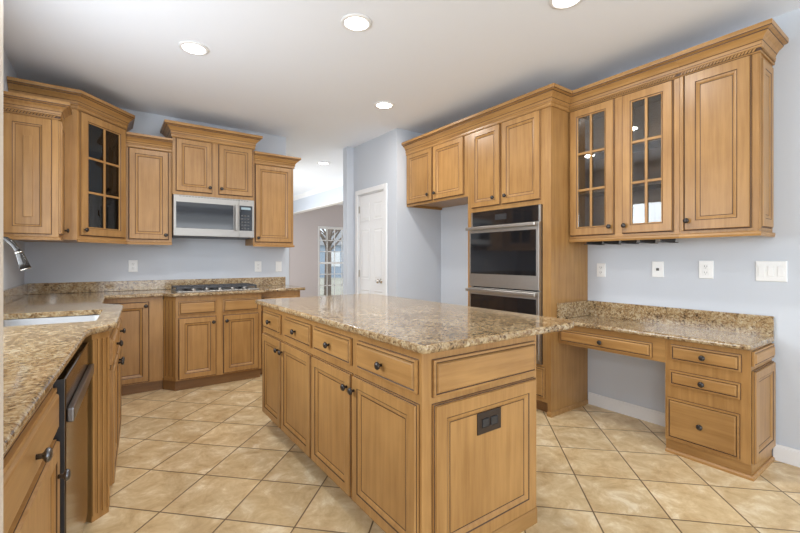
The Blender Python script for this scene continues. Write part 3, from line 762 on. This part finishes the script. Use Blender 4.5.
# faucet
fa = thing('kitchen_faucet', 'dark bronze pull-down gooseneck faucet behind the sink', 'faucet', (-.535, 3.0, .9295))
MB().lathe(Matrix.Identity(4), [(.030, 0), (.030, .006), (.024, .012), (.022, .10), (.018, .11), (0, .11)], FAUC, 20).build('faucet_base', fa)
cr = [(0, 0, .105), (0, 0, .22), (0, 0, .30), (.010, 0, .355), (.032, 0, .405), (.063, 0, .430), (.092, 0, .428), (.118, 0, .402), (.135, 0, .372), (.143, 0, .352)]
MB().tube(cr, .0125, FAUC, 12).build('spout', fa)
sh = MB().tube([(.142, 0, .354), (.150, 0, .332), (.160, 0, .300), (.170, 0, .268)], [.015, .018, .0215, .0245], FAUC, 16).build('spray_head', fa)
MB().tube([(.1405, 0, .359), (.1428, 0, .352)], [.0165, .0165], NICKEL, 16).build('collar', sh)
MB().tube([(.1700, 0, .2675), (.1715, 0, .2635)], [.0245, .023], NICKEL, 16).build('nozzle_ring', sh)
MB().tube([(0, -.022, .07), (0, -.05, .075), (.01, -.11, .10)], [.008, .007, .006], FAUC, 10).build('lever_handle', fa)
# cooktop
ct = thing('gas_cooktop', 'stainless gas cooktop with black grates set in the back counter', 'cooktop', (.915, 4.62, .9295))
MB().box(-.385, .385, -.255, .225, 0, .010, STEEL, .004).build('cooktop_tray', ct)
for gx in (-.255, 0, .255):
    g = MB()
    for x in (-.118, -.04, .04, .118): g.box(gx + x - .007, gx + x + .007, -.17, .20, .032, .047, IRON, .002)
    for y in (-.17, -.08, .015, .11, .20): g.box(gx - .123, gx + .123, y - .007, y + .007, .030, .045, IRON, .002)
    for x in (-.118, .118):
        for y in (-.165, .195): g.box(gx + x - .008, gx + x + .008, y - .008, y + .008, .0102, .034, IRON)
    g.build('grate', ct)
for x, y in ((-.255, -.08), (-.255, .11), (0, .015), (.255, -.08), (.255, .11)):
    MB().lathe(Matrix.Translation((x, y, .0102)), [(.045, 0), (.045, .008), (.032, .010), (.032, .018), (.028, .020), (0, .020)], BLACK, 20).build('burner', ct)
for x in (-.24, -.12, 0, .12, .24):
    MB().lathe(Matrix.Translation((x, -.222, .0102)), [(.020, 0), (.019, .020), (.016, .023), (0, .023)], STEEL, 18).build('control_knob', ct)

# ------------------------------------------------------------------ outlets and switches
def plate(name, label, cat, loc, rz, w, h, kind, group=None):
    t = thing(name, label, cat, loc, rz, group)
    MB().rings((-w / 2, -.0008, -h / 2), (1, 0, 0), (0, 0, 1), (0, -1, 0), w, h, [(0, 0, PLATE), (0, .003, PLATE), (.003, .006, PLATE)], PLATE).build('cover_plate', t)
    if kind == 'duplex':
        for z in (-.021, .021):
            m_ = MB(); m_.box(-.017, .017, -.0105, -.0070, z - .015, z + .015, PLATE, .002)
            m_.box(-.008, -.0055, -.0112, -.0104, z - .003, z + .008, SLOT); m_.box(.0055, .008, -.0112, -.0104, z - .003, z + .008, SLOT); m_.box(-.002, .002, -.0112, -.0104, z - .011, z - .007, SLOT)
            m_.build('socket', t)
    elif kind == 'jack':
        m_ = MB(); m_.box(-.010, .010, -.0095, -.0070, -.010, .010, SLOT, .001); m_.build('jack', t)
    else:
        n = kind
        for i in range(n):
            x = (i - (n - 1) / 2) * .046
            MB().box(x - .0155, x + .0155, -.0105, -.0070, -.032, .032, PLATE, .002).build('rocker', t)
    return t
XW = XR - .0005
plate('wall_outlet', 'small white outlet on the right wall closest to the tall oven cabinet', 'outlet', (XW, 1.810, 1.157), RZ, .075, .115, 'duplex')
plate('phone_jack', 'white wall plate with a small dark jack above the middle of the desk', 'jack', (XW, 1.374, 1.172), RZ, .080, .120, 'jack')
plate('wall_outlet', 'white outlet above the right half of the desk, next to the wide switch plate', 'outlet', (XW, 1.068, 1.176), RZ, .085, .125, 'duplex')
plate('light_switch', 'wide white triple switch plate at the right end of the desk wall', 'switch', (XW, 0.726, 1.173), RZ, .150, .128, 3)
plate('wall_outlet', 'white outlet on the back wall left of the cooktop', 'outlet', (.207, YB - .0005, 1.178), 0, .080, .120, 'duplex')
plate('wall_outlet', 'white outlet on the back wall just right of the microwave', 'outlet', (1.457, YB - .0005, 1.160), 0, .080, .125, 'duplex')
plate('light_switch', 'white single switch on the back wall nearest its right end', 'switch', (1.705, YB - .0005, 1.158), 0, .075, .125, 1)

# ------------------------------------------------------------------ recessed lights
def can(label, x, y, r=.075, power=10.5):
    t = thing('recessed_light', label, 'ceiling light', (x, y, CZ - .0005), 0, 'recessed ceiling lights')
    MB().lathe(Matrix.Identity(4), [(r + .024, 0), (r + .022, -.006), (r + .002, -.010), (r, -.004), (r, 0)], WHITE, 32).build('trim_ring', t)
    MB().lathe(Matrix.Identity(4), [(r - .001, -.0005), (r - .001, -.004), (r * .6, -.0065), (0, -.0075)], LAMP, 32).build('lens', t)
    l = bpy.data.lights.new('lamp', 'AREA'); l.shape = 'DISK'; l.size = r * 1.8; l.energy = power; l.color = (1.0, .98, .955)
    o = bpy.data.objects.new('lamp', l); C.objects.link(o); o.parent = t; o.location = (0, 0, -.012)
can('recessed ceiling light leftmost in the room, over the sink counter', .50, 3.23)
can('recessed ceiling light nearest the camera in full view, over the island', 1.29, 2.28)
can('recessed ceiling light near the short fridge-space cabinet', 2.20, 3.34)
can('recessed ceiling light in the hall beyond the kitchen', 2.76, 5.92)
can('recessed ceiling light cut by the top edge of the photo, in front of the desk', 2.16, 1.36)

# ------------------------------------------------------------------ outside the dining window
GRASS = plain('lawn', (0.44, 0.41, 0.33), 0.9, noise=0.3, nscale=3)
BARK = plain('bark', (0.22, 0.17, 0.14), 0.9, noise=0.3, nscale=8)
SIDING = plain('blue_siding', (0.36, 0.43, 0.52), 0.7)
ROOF = plain('roof_shingle', (0.42, 0.42, 0.44), 0.8, noise=0.2)
struct(bx('trim_ground', None, -10, 30, 12.0, 45, -.35, -.25, GRASS)).name = 'floor_outside'
hs = thing('neighbor_house', 'blue grey gabled house outside the dining room window', 'house', (17.5, 33, -.25), radians(-25))
bx('house_wall', hs, -3, 3, -4, 4, 0, 2.6, SIDING)
MB().prism([(-3.4, 0), (3.4, 0), (0, 2.2)], -4.3, 4.3, ROOF).build('roof', hs).matrix_local = Matrix.Translation((0, 0, 2.6)) @ Matrix.Rotation(pi / 2, 4, 'X')
for x in (-1.6, .6): bx('house_window', hs, x, x + 1.0, -4.06, -4.0, .9, 2.1, WHITE)
def tree(label, x, y, h, seed):
    rnd = random.Random(seed); t = thing('bare_tree', label, 'tree', (x, y, -.25))
    MB().tube([(0, 0, 0), (.05, 0, h * .4), (-.05, .05, h * .75), (0, 0, h)], [.16, .12, .08, .02], BARK, 8).build('trunk', t)
    b = MB()
    for i in range(26):
        z = h * (.25 + .7 * rnd.random()); a = rnd.random() * 6.28; ln = (h - z) * .5 + .7
        p = Vector((0, 0, z)); q_ = p + Vector((cos(a) * ln, sin(a) * ln, ln * .7)); m_ = (p + q_) / 2 + Vector((rnd.uniform(-.15, .15), rnd.uniform(-.15, .15), .1))
        b.tube([p, m_, q_], [.045, .03, .008], BARK, 5)
        for k_ in range(3):
            f_ = .35 + .2 * k_; s_ = p.lerp(q_, f_); a2 = a + rnd.uniform(-1.2, 1.2); b.tube([s_, s_ + Vector((cos(a2), sin(a2), .8)) * ln * .4], [.022, .005], BARK, 4)
    b.build('branches', t)
tree('bare tree outside the dining window, nearest the glass', 7.4, 15.5, 6.5, 3)
tree('bare tree farther out in the yard beyond the dining window', 10.5, 22.0, 8.0, 5)
